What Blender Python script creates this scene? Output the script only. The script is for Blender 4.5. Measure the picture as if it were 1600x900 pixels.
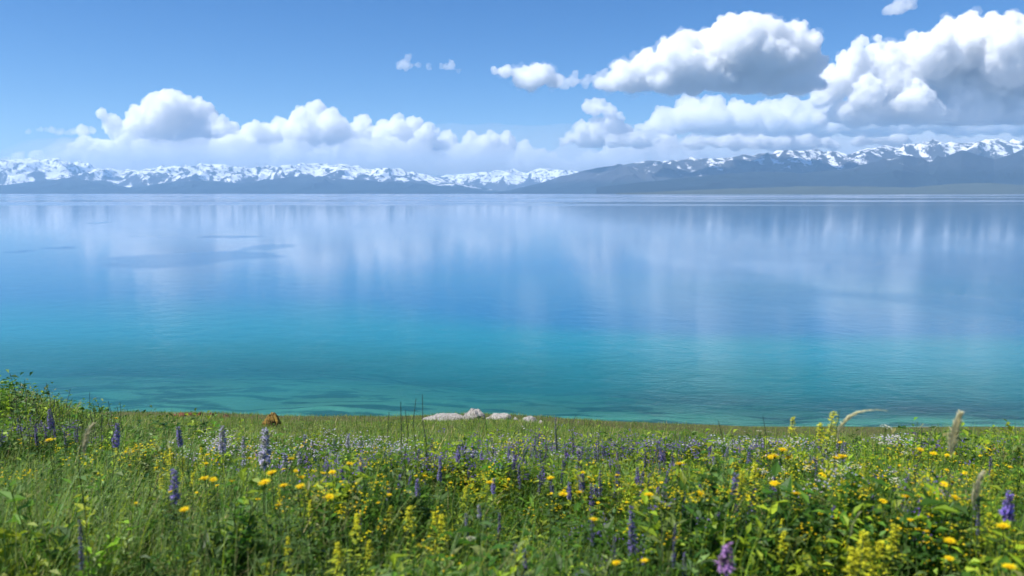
import bpy, bmesh, math, random
import numpy as np
from mathutils import Vector, Matrix

# ------------------------------------------------------------------ camera, sky, sun, exposure
sc = bpy.context.scene
for _o in list(bpy.data.objects):
    bpy.data.objects.remove(_o)
COL = sc.collection
EYE = 9.0                                  # eye height above the lake
PITCH = math.radians(6.72)
FPX = 1256.0                               # focal length in pixels of the 1600 px wide photograph
cam = bpy.data.objects.new('camera', bpy.data.cameras.new('camera'))
COL.objects.link(cam)
cam.data.sensor_width = 36.0
cam.data.lens = 36.0 * FPX / 1600.0
cam.location = (0, 0, EYE)
cam.rotation_euler = (math.radians(90) - PITCH, 0, 0)
cam.data.clip_start = 0.05
cam.data.clip_end = 200000
cam.data.dof.use_dof = True
cam.data.dof.focus_distance = 11.0
cam.data.dof.aperture_fstop = 2.6
sc.camera = cam

SUN_EL, SUN_AZ = math.radians(55), math.radians(-106)     # azimuth from +Y towards +X: the sun stands high to the left
world = bpy.data.worlds.new('World')
sc.world = world
world.use_nodes = True
wn = world.node_tree
bg = wn.nodes['Background']
sky = wn.nodes.new('ShaderNodeTexSky')
sky.sky_type = 'NISHITA'
sky.sun_disc = False
sky.sun_elevation = SUN_EL
sky.sun_rotation = SUN_AZ
sky.altitude = 2100
sky.air_density = 1.0
sky.dust_density = 0.0
sky.ozone_density = 4.0
hs = wn.nodes.new('ShaderNodeHueSaturation')
hs.inputs['Saturation'].default_value = 1.28
hs.inputs['Hue'].default_value = 0.506
hs.inputs['Value'].default_value = 0.53
wn.links.new(sky.outputs[0], hs.inputs['Color'])
wn.links.new(hs.outputs[0], bg.inputs['Color'])
bg.inputs['Strength'].default_value = 0.15
sun = bpy.data.objects.new('sun', bpy.data.lights.new('sun', 'SUN'))
COL.objects.link(sun)
sun.data.energy = 4.6
sun.data.angle = math.radians(0.53)
sun.data.color = (1.0, 0.965, 0.91)
SUN_DIR = Vector((math.sin(SUN_AZ) * math.cos(SUN_EL), math.cos(SUN_AZ) * math.cos(SUN_EL), math.sin(SUN_EL)))
sun.rotation_euler = SUN_DIR.to_track_quat('Z', 'Y').to_euler()
sc.view_settings.view_transform = 'Standard'
sc.view_settings.look = 'None'
sc.view_settings.exposure = 0.68
sc.view_settings.gamma = 1.0
cy = sc.cycles
cy.use_denoising = True
cy.adaptive_threshold = 0.025
cy.max_bounces = 26
cy.diffuse_bounces = 3
cy.glossy_bounces = 3
cy.transmission_bounces = 4
cy.transparent_max_bounces = 10
cy.volume_bounces = 24

# ------------------------------------------------------------------ helpers
rng = np.random.default_rng(11)
random.seed(11)
CP, SP = math.cos(PITCH), math.sin(PITCH)

def ray(px, py):
    """direction through a photo pixel, scaled so that its y component is 1"""
    u = (px - 800) / FPX
    v = (450 - py) / FPX
    y = CP + v * SP
    z = -SP + v * CP
    return np.array([u / y, 1.0, z / y])

def tan_of(py):
    return ray(800, py)[2]

_perm = np.random.default_rng(5).permutation(4096)
_g2 = np.random.default_rng(6).normal(size=(4096, 2))
_g2 /= np.linalg.norm(_g2, axis=1)[:, None]

def perlin3(p):
    """gradient noise on (n, 2) points"""
    i = np.floor(p).astype(np.int64)
    f = p - i
    w = f * f * f * (f * (f * 6 - 15) + 10)
    wx, wy = w[..., 0], w[..., 1]
    ix, iy = i[..., 0], i[..., 1]
    fx, fy = f[..., 0], f[..., 1]
    def g(a, b):
        h = _perm[(_perm[(ix + a) & 4095] + iy + b) & 4095]
        return _g2[h, 0] * (fx - a) + _g2[h, 1] * (fy - b)
    lo = g(0, 0) * (1 - wx) + g(1, 0) * wx
    hi = g(0, 1) * (1 - wx) + g(1, 1) * wx
    return (lo * (1 - wy) + hi * wy) * 1.45

def fbm(p, octaves=4, gain=0.5, lac=2.03):
    p = np.asarray(p, float)
    s = 0; a = 1
    for k in range(octaves):
        s = s + a * perlin3(p + 17.3 * k)
        p = p * lac
        a *= gain
    return s

def ridged(p, octaves=5, gain=0.5, lac=2.07):
    p = np.asarray(p, float)
    s = 0; a = 1; prev = 1
    for k in range(octaves):
        n = 1 - np.abs(perlin3(p + 9.1 * k)) * 1.6
        n = np.clip(n, 0, 1) ** 2
        s = s + a * n * prev
        prev = n
        p = p * lac
        a *= gain
    return s

def xyz(x, y, z=0.0):
    x, y = np.broadcast_arrays(np.asarray(x, float), np.asarray(y, float))
    return np.stack([x + z * 37.13, y + z * 11.7], -1)

def sstep(a, b, x):
    t = np.clip((np.asarray(x, float) - a) / (b - a), 0, 1)
    return t * t * (3 - 2 * t)

def mesh_from(name, V, F, smooth=False):
    """V (n,3), F (m,3) or (m,4)"""
    V = np.ascontiguousarray(V, np.float32); F = np.ascontiguousarray(F, np.int32)
    me = bpy.data.meshes.new(name)
    k = F.shape[1]
    me.vertices.add(len(V)); me.vertices.foreach_set('co', V.ravel())
    me.loops.add(F.size); me.loops.foreach_set('vertex_index', F.ravel())
    me.polygons.add(len(F))
    me.polygons.foreach_set('loop_start', np.arange(0, F.size, k, dtype=np.int32))
    me.polygons.foreach_set('use_smooth', np.full(len(F), smooth))
    me.update(calc_edges=True)
    return me

def set_col(me, C, name='tint'):
    a = me.attributes.new(name, 'FLOAT_COLOR', 'POINT')
    C = np.asarray(C, np.float32)
    if C.shape[1] == 3:
        C = np.concatenate([C, np.ones((len(C), 1), np.float32)], 1)
    a.data.foreach_set('color', np.ascontiguousarray(C).ravel())

def set_float(me, v, name):
    a = me.attributes.new(name, 'FLOAT', 'POINT')
    a.data.foreach_set('value', np.ascontiguousarray(v, np.float32).ravel())

def link(name, data, mat=None, parent=None, loc=None):
    o = bpy.data.objects.new(name, data)
    COL.objects.link(o)
    if mat is not None and data is not None and len(data.materials) == 0:
        data.materials.append(mat)
    if parent is not None:
        o.parent = parent
    if loc is not None:
        o.location = loc
    return o

def tag(o, label=None, cat=None, group=None, kind=None):
    if label: o['label'] = label
    if cat: o['category'] = cat
    if group: o['group'] = group
    if kind: o['kind'] = kind
    return o

def grid_faces(nr, nc, wrap=False):
    idx = np.arange(nr * nc).reshape(nr, nc)
    if wrap:
        idx = np.concatenate([idx, idx[:, :1]], 1)
    return np.stack([idx[:-1, :-1], idx[:-1, 1:], idx[1:, 1:], idx[1:, :-1]], -1).reshape(-1, 4)

class NT:
    """small shader-graph helper"""
    def __init__(s, name):
        s.m = bpy.data.materials.new(name); s.m.use_nodes = True
        s.t = s.m.node_tree; s.t.nodes.clear()
        s.out = s.n('ShaderNodeOutputMaterial')
    def n(s, kind, **kw):
        nd = s.t.nodes.new(kind)
        for k, v in kw.items():
            if hasattr(nd, k): setattr(nd, k, v)
            else: s.set(nd, k.replace('_', ' '), v)
        return nd
    def set(s, nd, key, v):
        if isinstance(v, bpy.types.NodeSocket): s.t.links.new(v, nd.inputs[key])
        else: nd.inputs[key].default_value = v
    def attr(s, name):
        return s.n('ShaderNodeAttribute', attribute_name=name)
    def math(s, op, a, b=0.0, c=0.0, clamp=False):
        nd = s.n('ShaderNodeMath', operation=op); nd.use_clamp = clamp
        for i, v in enumerate((a, b, c)): s.set(nd, i, v)
        return nd.outputs[0]
    def noise(s, scale, detail=4, rough=.55, vec=None, dim='3D'):
        nd = s.n('ShaderNodeTexNoise'); nd.noise_dimensions = dim
        s.set(nd, 'Scale', scale); s.set(nd, 'Detail', detail); s.set(nd, 'Roughness', rough)
        if vec is not None: s.set(nd, 'Vector', vec)
        return nd.outputs['Fac']
    def maprange(s, v, a, b, c=0., d=1., smooth=True):
        nd = s.n('ShaderNodeMapRange'); nd.interpolation_type = 'SMOOTHSTEP' if smooth else 'LINEAR'
        for i, x in enumerate((v, a, b, c, d)): s.set(nd, i, x)
        return nd.outputs[0]
    def mix(s, f, a, b, blend='MIX'):
        nd = s.n('ShaderNodeMix'); nd.data_type = 'RGBA'; nd.blend_type = blend
        s.set(nd, 0, f)
        for i, x in ((6, a), (7, b)):
            s.set(nd, i, x if isinstance(x, bpy.types.NodeSocket) else (*x[:3], 1))
        return nd.outputs[2]
    def coord(s, scale=(1, 1, 1), rot=(0, 0, 0)):
        g = s.n('ShaderNodeNewGeometry'); mp = s.n('ShaderNodeMapping')
        s.set(mp, 'Vector', g.outputs['Position']); mp.inputs['Scale'].default_value = scale; mp.inputs['Rotation'].default_value = rot
        return mp.outputs[0]
    def bump(s, h, strength, dist):
        nd = s.n('ShaderNodeBump'); s.set(nd, 'Height', h); s.set(nd, 'Strength', strength); s.set(nd, 'Distance', dist)
        return nd.outputs[0]
    def mixsh(s, f, a, b):
        nd = s.n('ShaderNodeMixShader'); s.set(nd, 0, f); s.t.links.new(a, nd.inputs[1]); s.t.links.new(b, nd.inputs[2])
        return nd.outputs[0]
    def surf(s, sh):
        s.t.links.new(sh, s.out.inputs['Surface']); return s.m

# ------------------------------------------------------------------ the lie of the land
_TPX = np.array([-900, 0, 200, 300, 420, 600, 680, 740, 800, 850, 950, 1060, 1150, 1250, 1400, 1600, 2500])
_TPY = np.array([652, 652, 652, 652, 659, 661, 658, 655, 657, 662, 670, 677, 682, 685, 686, 686, 686])
_TU = (_TPX - 800) / FPX
_TT = np.array([-tan_of(p) for p in _TPY])
_T0 = -tan_of(655)
_DY = np.array([0, 1.0, 2.2, 3, 4, 6, 8, 12, 18, 24])
_DD = np.array([1.42, 1.42, 1.49, 1.6, 1.78, 2.19, 2.69, 3.71, 5.28, _T0 * 24])
SHORE_Y = 30.3

def bump_noise(x, y):
    return 0.05 * fbm(xyz(x * .5, y * .5, 3.1), 3) + 0.10 * fbm(xyz(x * .16, y * .16, 8.1), 2)

def land_z(x, y):
    x = np.asarray(x, float); y = np.asarray(y, float)
    yc = np.clip(y, 0, 24)
    u = np.clip(x / np.maximum(y, 2.0), -1.1, 1.1)
    tc = np.interp(u, _TU, _TT)
    drop = np.interp(yc, _DY, _DD) + (tc - _T0) * yc * sstep(5, 15, yc)
    z = EYE - drop
    z = z + 0.64 * np.exp(-((x + 6.6) / 1.6) ** 2 - ((y - 8.6) / 2.4) ** 2)          # grassy hump at the left
    z = z + np.where(y < 0, -y * 0.06, 0)                                             # the slope goes on up behind
    z = z + bump_noise(x, y) * (.35 + .65 * (1 - sstep(16, 24, y)))
    zc = z
    # below the crest: a short bank, a strip of beach, the lake bed
    bank = sstep(24, 28.5, y)
    beach = 0.42 - (y - 28.5) * 0.23 + .05 * fbm(xyz(x * .4, y * .4, 1.), 2)
    steep = 0.17 + 0.22 * sstep(-16, 22, x)
    bed = -(y - SHORE_Y) * steep * (0.55 + 0.45 * sstep(40, 60, y)) + 0.22 * fbm(xyz(x * .16, y * .22, 5.), 4) * sstep(30.3, 34, y)
    low = np.where(y < SHORE_Y, beach, np.minimum(bed, -.004))
    low = np.maximum(low, -7.0)
    return zc * (1 - bank) + low * bank

# ------------------------------------------------------------------ materials
def mat_ground():
    s = NT('meadow soil and shore')
    pos = s.coord()
    n1 = s.noise(3.0, 5, .6, pos); n2 = s.noise(22.0, 4, .6, pos); n3 = s.noise(.45, 3, .5, pos)
    turf = s.mix(n1, (.055, .075, .018), (.125, .125, .040))
    turf = s.mix(s.maprange(n2, .45, .62), turf, (.06, .05, .028))
    sand = s.mix(n1, (.33, .29, .20), (.22, .20, .14))
    sand = s.mix(s.maprange(n2, .52, .62), sand, (.42, .38, .30))
    weed = s.maprange(s.noise(1.0, 4, .6, s.coord((.30, .75, .5))), .47, .60)
    sand = s.mix(s.math('MULTIPLY', weed, .9), sand, (.035, .060, .045))
    sep = s.n('ShaderNodeSeparateXYZ'); s.t.links.new(pos, sep.inputs[0])
    f = s.maprange(s.math('ADD', sep.outputs[2], s.math('MULTIPLY', n1, .5)), .62, .95)
    b = s.n('ShaderNodeBsdfPrincipled', Roughness=.95)
    s.set(b, 'Base Color', s.mix(f, sand, turf)); s.set(b, 'Specular IOR Level', .15)
    s.set(b, 'Normal', s.bump(n2, .6, .03))
    return s.surf(b.outputs[0])

def mat_mountain(name, rock_a, rock_b, grass):
    s = NT(name)
    a = s.attr('snow'); pos = s.coord((.001, .001, .001))
    n = s.noise(8.0, 7, .68, pos); n2 = s.noise(3.0, 4, .6, pos)
    rock = s.mix(n, rock_a, rock_b)
    g = s.attr('green').outputs['Fac']
    rock = s.mix(g, rock, s.mix(n2, grass, tuple(c * .6 for c in grass)))
    f = s.maprange(s.math('ADD', a.outputs['Fac'], s.math('MULTIPLY', s.math('SUBTRACT', n, .5), 1.75)), .38, .64)
    b = s.n('ShaderNodeBsdfPrincipled', Roughness=.9)
    s.set(b, 'Base Color', s.mix(f, rock, (.86, .87, .90))); s.set(b, 'Specular IOR Level', .1)
    return s.surf(b.outputs[0])

def mat_water():
    s = NT('lake water')
    depth = s.attr('depth').outputs['Fac']; ruf = s.attr('ruffle').outputs['Fac']; far = s.attr('far').outputs['Fac']
    p1 = s.coord((1, 1, 1)); p2 = s.coord((.55, 1.25, 1), (0, 0, .22)); p3 = s.coord((.8, 1.6, 1), (0, 0, -.35))
    h = s.math('ADD', s.noise(2.6, 3, .6, p2), s.math('MULTIPLY', s.noise(6.5, 3, .6, p3), .42))
    h = s.math('ADD', h, s.math('MULTIPLY', s.noise(.55, 2, .5, p1), 1.3))
    st = s.math('MULTIPLY', s.math('ADD', .085, s.math('MULTIPLY', ruf, .5)), s.math('SUBTRACT', 1, s.math('MULTIPLY', far, .982)))
    nb = s.n('ShaderNodeBump'); s.set(nb, 'Height', h); s.set(nb, 'Strength', st); s.set(nb, 'Distance', .06)
    nrm = nb.outputs[0]
    rough = s.math('ADD', s.math('MULTIPLY', far, .062), s.math('MULTIPLY', ruf, s.math('ADD', .03, s.math('MULTIPLY', far, .12))))
    gl = s.n('ShaderNodeBsdfGlossy'); s.set(gl, 'Roughness', s.math('ADD', rough, .02)); s.set(gl, 'Normal', nrm)
    gl.inputs['Color'].default_value = (1, 1, 1, 1)
    # colour of the water body: turquoise over the shelf, deep blue beyond
    n = s.noise(.035, 4, .6, s.coord((.6, 1.4, 1)))
    dd = s.math('ADD', depth, s.math('MULTIPLY', s.math('SUBTRACT', n, .5), 2.2))
    c = s.mix(s.maprange(dd, .6, 3.2), (.006, .165, .155), (.0005, .175, .220))
    c = s.mix(s.maprange(dd, 3.4, 8.0), c, (.0005, .112, .245))
    df = s.n('ShaderNodeBsdfDiffuse'); s.set(df, 'Color', c)
    tr = s.n('ShaderNodeBsdfTransparent'); tr.inputs['Color'].default_value = (.42, .92, .90, 1)
    clear = s.math('POWER', 2.718, s.math('MULTIPLY', depth, -.85))
    body = s.mixsh(s.math('SUBTRACT', 1, clear), tr.outputs[0], df.outputs[0])
    fr = s.n('ShaderNodeFresnel'); fr.inputs['IOR'].default_value = 1.333; s.set(fr, 'Normal', nrm)
    return s.surf(s.mixsh(s.math('POWER', fr.outputs[0], 1.12), body, gl.outputs[0]))

def mat_cloud(density, aniso=.25, name='cloud'):
    s = NT(name)
    pv = s.n('ShaderNodeVolumePrincipled')
    pv.inputs['Color'].default_value = (1, 1, 1, 1)
    pv.inputs['Density'].default_value = density
    pv.inputs['Anisotropy'].default_value = aniso
    s.t.links.new(pv.outputs[0], s.out.inputs['Volume'])
    return s.m

# ------------------------------------------------------------------ ground and lake
def build_ground():
    ys = np.concatenate([np.array([-400, -120, -40, -15, -6, -2, 0]), np.linspace(.5, 24, 150), np.linspace(24.2, 34, 50),
                         np.linspace(34.6, 90, 60), np.array([120, 200, 500, 2000, 8000, 26800])])
    us = np.concatenate([np.linspace(-30, -1.2, 12)[:-1], np.linspace(-1.2, 1.2, 150), np.linspace(1.2, 30, 12)[1:]])
    wy = np.clip(ys, 8, 900)[:, None]
    X = us[None, :] * wy
    Y = np.repeat(ys[:, None], len(us), 1)
    Z = land_z(X, Y)
    me = mesh_from('ground', np.stack([X, Y, Z], -1).reshape(-1, 3), grid_faces(len(ys), len(us)), True)
    tag(link('ground', me, mat_ground()), kind='structure')

def build_lake():
    ys = 29.5 * np.exp(np.linspace(0, math.log(26300 / 29.5), 300))
    us = np.concatenate([np.linspace(-.95, -.72, 10)[:-1], np.linspace(-.72, .72, 340), np.linspace(.72, .95, 10)[1:]])
    X = us[None, :] * ys[:, None] * 1.0
    Y = np.repeat(ys[:, None], len(us), 1)
    Z = np.zeros_like(X)
    D = np.maximum(-land_z(X, Y), 0) * np.where(Y > 90, 1.5, 1)
    # wind-ruffled patches
    r = fbm(xyz(X / 900, Y / 260, .5), 4) * sstep(250, 900, Y)
    r = r + fbm(xyz(X / 3500, Y / 900, 1.5), 4) * sstep(800, 2500, Y) * 1.2
    ruf = sstep(.05, .45, r + .12 * sstep(900, 2500, Y))
    def slick(px, py, wx, wy, k=1.0):
        d = ray(px, py); t = -EYE / d[2]
        cx, cyy = d[0] * t, t
        dx = ray(px + wx, py)[0] * t - cx
        dyy = abs(-EYE / ray(px, py - wy)[2] - t)
        e = ((X - cx) / dx) ** 2 + ((Y - cyy) / dyy) ** 2 + .5 * fbm(xyz(X / 14, Y / 14, 2.), 3)
        return k * (1 - sstep(.55, 1.15, e))
    for a in ((152, 348.5, 13, 1.3), (90, 388, 30, 2.0), (35, 393, 22, 1.6), (300, 403, 130, 12, .75), (420, 386, 40, 5, .6), (360, 370, 55, 2.2, .7), (240, 369, 40, 1.3, .5)):
        ruf = np.maximum(ruf, slick(*a))
    near = 1 - sstep(60, 200, Y)
    ruf = np.maximum(ruf, near * (.22 + .42 * sstep(-.25, .3, fbm(xyz(X / 22, Y / 30, 7.), 3)) * sstep(0, .35, X / Y)))
    far = sstep(32, 170, Y) ** .6
    me = mesh_from('lake', np.stack([X, Y, Z], -1).reshape(-1, 3), grid_faces(len(ys), len(us)), True)
    set_float(me, D, 'depth'); set_float(me, ruf, 'ruffle'); set_float(me, far, 'far')
    tag(link('lake', me, mat_water()), kind='structure')

# ------------------------------------------------------------------ mountains
def mountain(name, prof, y0, y1, mat, snow_lo, snow_hi, seed, nrows=100, crest_at=.62, rough=.4, step=1.6, scale=1500.0, green_hi=0.0, snow_amt=.585, kind='structure'):
    P = np.array(prof, float)
    px = np.arange(P[0, 0], P[-1, 0] + .1, step)
    us = (px - 800) / FPX / CP
    tgt = np.interp(px, P[:, 0], [tan_of(v) for v in P[:, 1]])
    tgt = np.maximum(tgt, .0004)
    t = np.linspace(0, 1, nrows)
    ys = y0 + (y1 - y0) * t
    X = us[None, :] * ys[:, None]; Y = np.repeat(ys[:, None], len(us), 1)
    env = np.where(t < crest_at, np.clip(t / crest_at, 0, 1) ** 1.15, 1 - .6 * ((t - crest_at) / (1 - crest_at)))[:, None]
    w = fbm(xyz(X / scale * .7, Y / scale * .7, seed), 3) * .55
    R = ridged(xyz(X / scale + w, Y / scale * .75 + w * .7, seed + 3.3), 5, .42)
    R = (R - R.mean()) / R.std()
    Hn = env * (1 + rough * .55 * R * (1 - .75 * env)) + rough * .02 * R * env
    Hn = np.maximum(Hn, 0)
    ang = (Hn * Y.mean()) / Y
    mx = ang.max(0)
    k = np.hanning(35)[1:-1]; k /= k.sum()
    mxs = np.convolve(np.pad(mx, 16, 'edge'), k, 'valid')
    Z = Hn * Y.mean() * (tgt / mxs)[None, :] + (EYE - 6) * env
    Z[0, :] = -3; Z[-1, :] = np.minimum(Z[-1, :], Z[-2, :])
    gx = np.gradient(Z, axis=1) / np.maximum(np.gradient(X, axis=1), 1e-3)
    gy = np.gradient(Z, axis=0) / np.gradient(Y, axis=0)
    fine = ridged(xyz(X / (scale * .27) + 2 * w, Y / (scale * .7), seed + 7), 4)
    fine = (fine - fine.mean()) / fine.std()
    med = fbm(xyz(X / (scale * .5), Y / (scale * .6), seed + 1), 3)
    alt = Z / 1000.0
    snow = (alt - snow_lo) / (snow_hi - snow_lo) * .9 + .26 * med - .30 * fine - .22 * np.clip(np.hypot(gx, gy) - .45, -.3, .8) - .30 * np.clip(gx, -.4, .5)
    snow = np.clip(snow * .8, -0.3, snow_amt)
    green = (1 - sstep(green_hi * .5, green_hi + 1e-3, alt)) if green_hi > 0 else np.zeros_like(Z)
    me = mesh_from(name, np.stack([X, Y, Z], -1).reshape(-1, 3), grid_faces(len(ys), len(us)), True)
    set_float(me, snow, 'snow'); set_float(me, green, 'green')
    return tag(link(name, me, mat), kind=kind)

def build_mountains():
    m1 = mat_mountain('snowy range', (.040, .044, .054), (.070, .070, .076), (.024, .036, .040))
    m2 = mat_mountain('far range', (.045, .042, .045), (.075, .07, .068), (.03, .04, .03))
    m3 = mat_mountain('haze-tinted bare slopes', (.024, .034, .044), (.044, .052, .060), (.020, .032, .036))  # rock albedo tinted bluish: part of the distance haze put into the colour
    m4 = mat_mountain('pale steppe', (.045, .06, .045), (.085, .095, .065), (.04, .055, .032))
    left = [(-260, 246), (-120, 252), (0, 250), (60, 247.5), (110, 248.5), (150, 257), (200, 267), (240, 262.5), (300, 258), (350, 256), (400, 262), (440, 258), (480, 255.5),
            (545, 256), (580, 264), (612, 261), (650, 269), (700, 280), (740, 290), (790, 299), (800, 300.5)]
    mountain('mountain_range', left, 17000, 22000, m1, .08, .54, 2.7, 100, .68, .55, 1.5, 1300, .26)
    spur = [(-260, 284), (-60, 286), (0, 291), (60, 283), (120, 277), (170, 283), (215, 294), (260, 286), (320, 281), (380, 286), (430, 279), (490, 273), (540, 279), (600, 283), (660, 286), (720, 293), (770, 299.5)]
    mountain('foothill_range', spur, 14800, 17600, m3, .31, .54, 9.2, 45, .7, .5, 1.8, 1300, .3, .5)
    mid = [(640, 285), (680, 276), (720, 272), (760, 268), (790, 265), (822, 268), (850, 263), (880, 265), (905, 268), (960, 268), (1040, 270)]
    mountain('far_mountain_range', mid, 22500, 26000, m2, .18, .46, 4.4, 50, .55, .5, 1.5, 1600)
    right = [(770, 300.5), (800, 296), (840, 286), (880, 274), (920, 264), (960, 257), (1000, 252.5), (1066, 248), (1120, 246), (1180, 240), (1225, 233.5), (1290, 235), (1315, 241), (1335, 233),
             (1375, 228), (1410, 225.5), (1440, 219.5), (1490, 223), (1545, 216.5), (1590, 221), (1640, 214), (1760, 222), (1900, 230)]
    mountain('mountain_range', right, 13200, 17400, m1, .39, .88, 6.1, 90, .66, .32, 1.5, 1200, .3, .53)
    front = [(930, 292), (1000, 284), (1066, 277), (1120, 272), (1180, 267), (1250, 270), (1320, 262), (1400, 240), (1440, 251), (1490, 234), (1540, 249), (1565, 240), (1600, 223), (1660, 213), (1780, 216), (1900, 225)]
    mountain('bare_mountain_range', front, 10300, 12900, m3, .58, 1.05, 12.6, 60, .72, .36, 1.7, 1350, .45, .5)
    low = [(960, 300.8), (1010, 299.5), (1080, 296), (1150, 293.5), (1260, 290), (1330, 290.5), (1420, 292), (1480, 286), (1540, 285), (1600, 289), (1750, 284), (1900, 288)]
    mountain('low_shore_hills', low, 7800, 9900, m4, 3, 4, 15.1, 30, .75, .35, 2.0, 900, 0, 0)

# ------------------------------------------------------------------ clouds
def _ico(sub):
    bm = bmesh.new(); bmesh.ops.create_icosphere(bm, subdivisions=sub, radius=1)
    bm.verts.ensure_lookup_table()
    v = np.array([v.co[:] for v in bm.verts]); f = np.array([[q.index for q in t.verts] for t in bm.faces])
    bm.free()
    return v, f
ICO = {1: _ico(1), 2: _ico(2), 3: _ico(3)}

def build_cloud(name, puffs, dist, dens, label, base=None, fill=None, kids=12, vox=1.9, seed=1, depth=1.0, flat=.5, disp=1.0, fringe=None, group='white cumulus clouds over the lake'):
    """puffs are (px, py, radius px) in the photo; they are set at the true distance and size"""
    rs = random.Random(seed)
    unit = dist / FPX                                     # metres per photo pixel at that distance
    c0 = ray(puffs[0][0], puffs[0][1]) * dist + np.array([0, 0, EYE])
    zb = None
    if base is not None:
        zb = (ray(puffs[0][0], base) * dist)[2] + EYE
    VV, FF, cnt = [], [], [0]
    def ball(c, r, sub=2):
        v, f = ICO[sub]
        VV.append(v * np.array([r, r, r * rs.uniform(.85, 1)]) + (c - c0))
        FF.append(f + cnt[0]); cnt[0] += len(v)
    for (px, py, r) in puffs:
        R = r * unit
        c = ray(px, py) * dist + np.array([0, rs.uniform(-.8, .8) * R * depth, EYE])
        ball(c, R, 3)
        for k in range(kids):
            a = rs.uniform(0, 2 * math.pi); e = rs.uniform(-.25, 1.4)
            n = np.array([math.cos(a) * math.cos(e), math.sin(a) * math.cos(e), math.sin(e)])
            r2 = R * rs.uniform(.26, .50)
            c2 = c + n * (R * 1.02 - r2 * rs.uniform(.25, .75))
            ball(c2, r2)
            for j in range(3):
                a = rs.uniform(0, 2 * math.pi); e = rs.uniform(-.3, 1.4)
                n2 = np.array([math.cos(a) * math.cos(e), math.sin(a) * math.cos(e), math.sin(e)])
                r3 = r2 * rs.uniform(.3, .5)
                ball(c2 + n2 * (r2 - r3 * .3), r3, 1)
    if fill:                                              # shallow puffs that close the base
        x0, x1, r = fill
        px = x0
        while px < x1:
            e = min(1, .45 + min(px - x0, x1 - px) / (4 * r))
            R = r * unit * e * rs.uniform(.8, 1.15)
            c = ray(px, base - r * e * rs.uniform(.45, .9)) * dist + np.array([0, rs.uniform(-.9, .9) * R * depth, EYE])
            ball(c, R, 3)
            for k in range(4):
                a = rs.uniform(0, 6.28); q = R * rs.uniform(.3, .5)
                ball(c + np.array([math.cos(a) * R * .8, math.sin(a) * R * .8, rs.uniform(-.2, .7) * R]), q)
            px += r * rs.uniform(.55, .9)
    V = np.concatenate(VV)
    if zb is not None:                                    # cumulus stand on a level base, a little uneven
        wob = 11 * unit * fbm(xyz(V[:, 0] / (45 * unit), V[:, 1] / (45 * unit), seed), 3)
        dz = V[:, 2] + c0[2] - zb - wob
        V[:, 2] = np.where(dz < 0, V[:, 2] - dz * flat, V[:, 2])
    me = mesh_from(name, V, np.concatenate(FF))
    o = link(name, me, mat_cloud(dens, .2, 'cloud vapour'))
    o.location = c0
    def fuse():
        md = o.modifiers.new('fuse', 'REMESH'); md.mode = 'VOXEL'; md.voxel_size = vox * unit
        md.use_remove_disconnected = True; md.threshold = .004
    def billow(s_, a):
        tx = bpy.data.textures.new('billow', 'CLOUDS'); tx.noise_scale = s_ * unit; tx.noise_depth = 1
        dm = o.modifiers.new('billow', 'DISPLACE'); dm.texture = tx; dm.strength = a * unit * disp; dm.mid_level = .5
        dm.texture_coords = 'LOCAL'
    fuse(); billow(24, 12); billow(10, 8); fuse(); billow(5, 3.8)
    if fringe:                                            # torn, half transparent vapour round the solid heap
        core = o
        o = link('fringe', me.copy(), None, core)
        o.data.materials.clear(); o.data.materials.append(mat_cloud(dens * fringe, .2, 'thin vapour'))
        vox *= 1.5
        fuse(); billow(24, 12); billow(13, 22); o.modifiers[-1].mid_level = .44; fuse(); billow(6, 6)
        o = core
    return tag(o, label, 'cloud', group)

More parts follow.
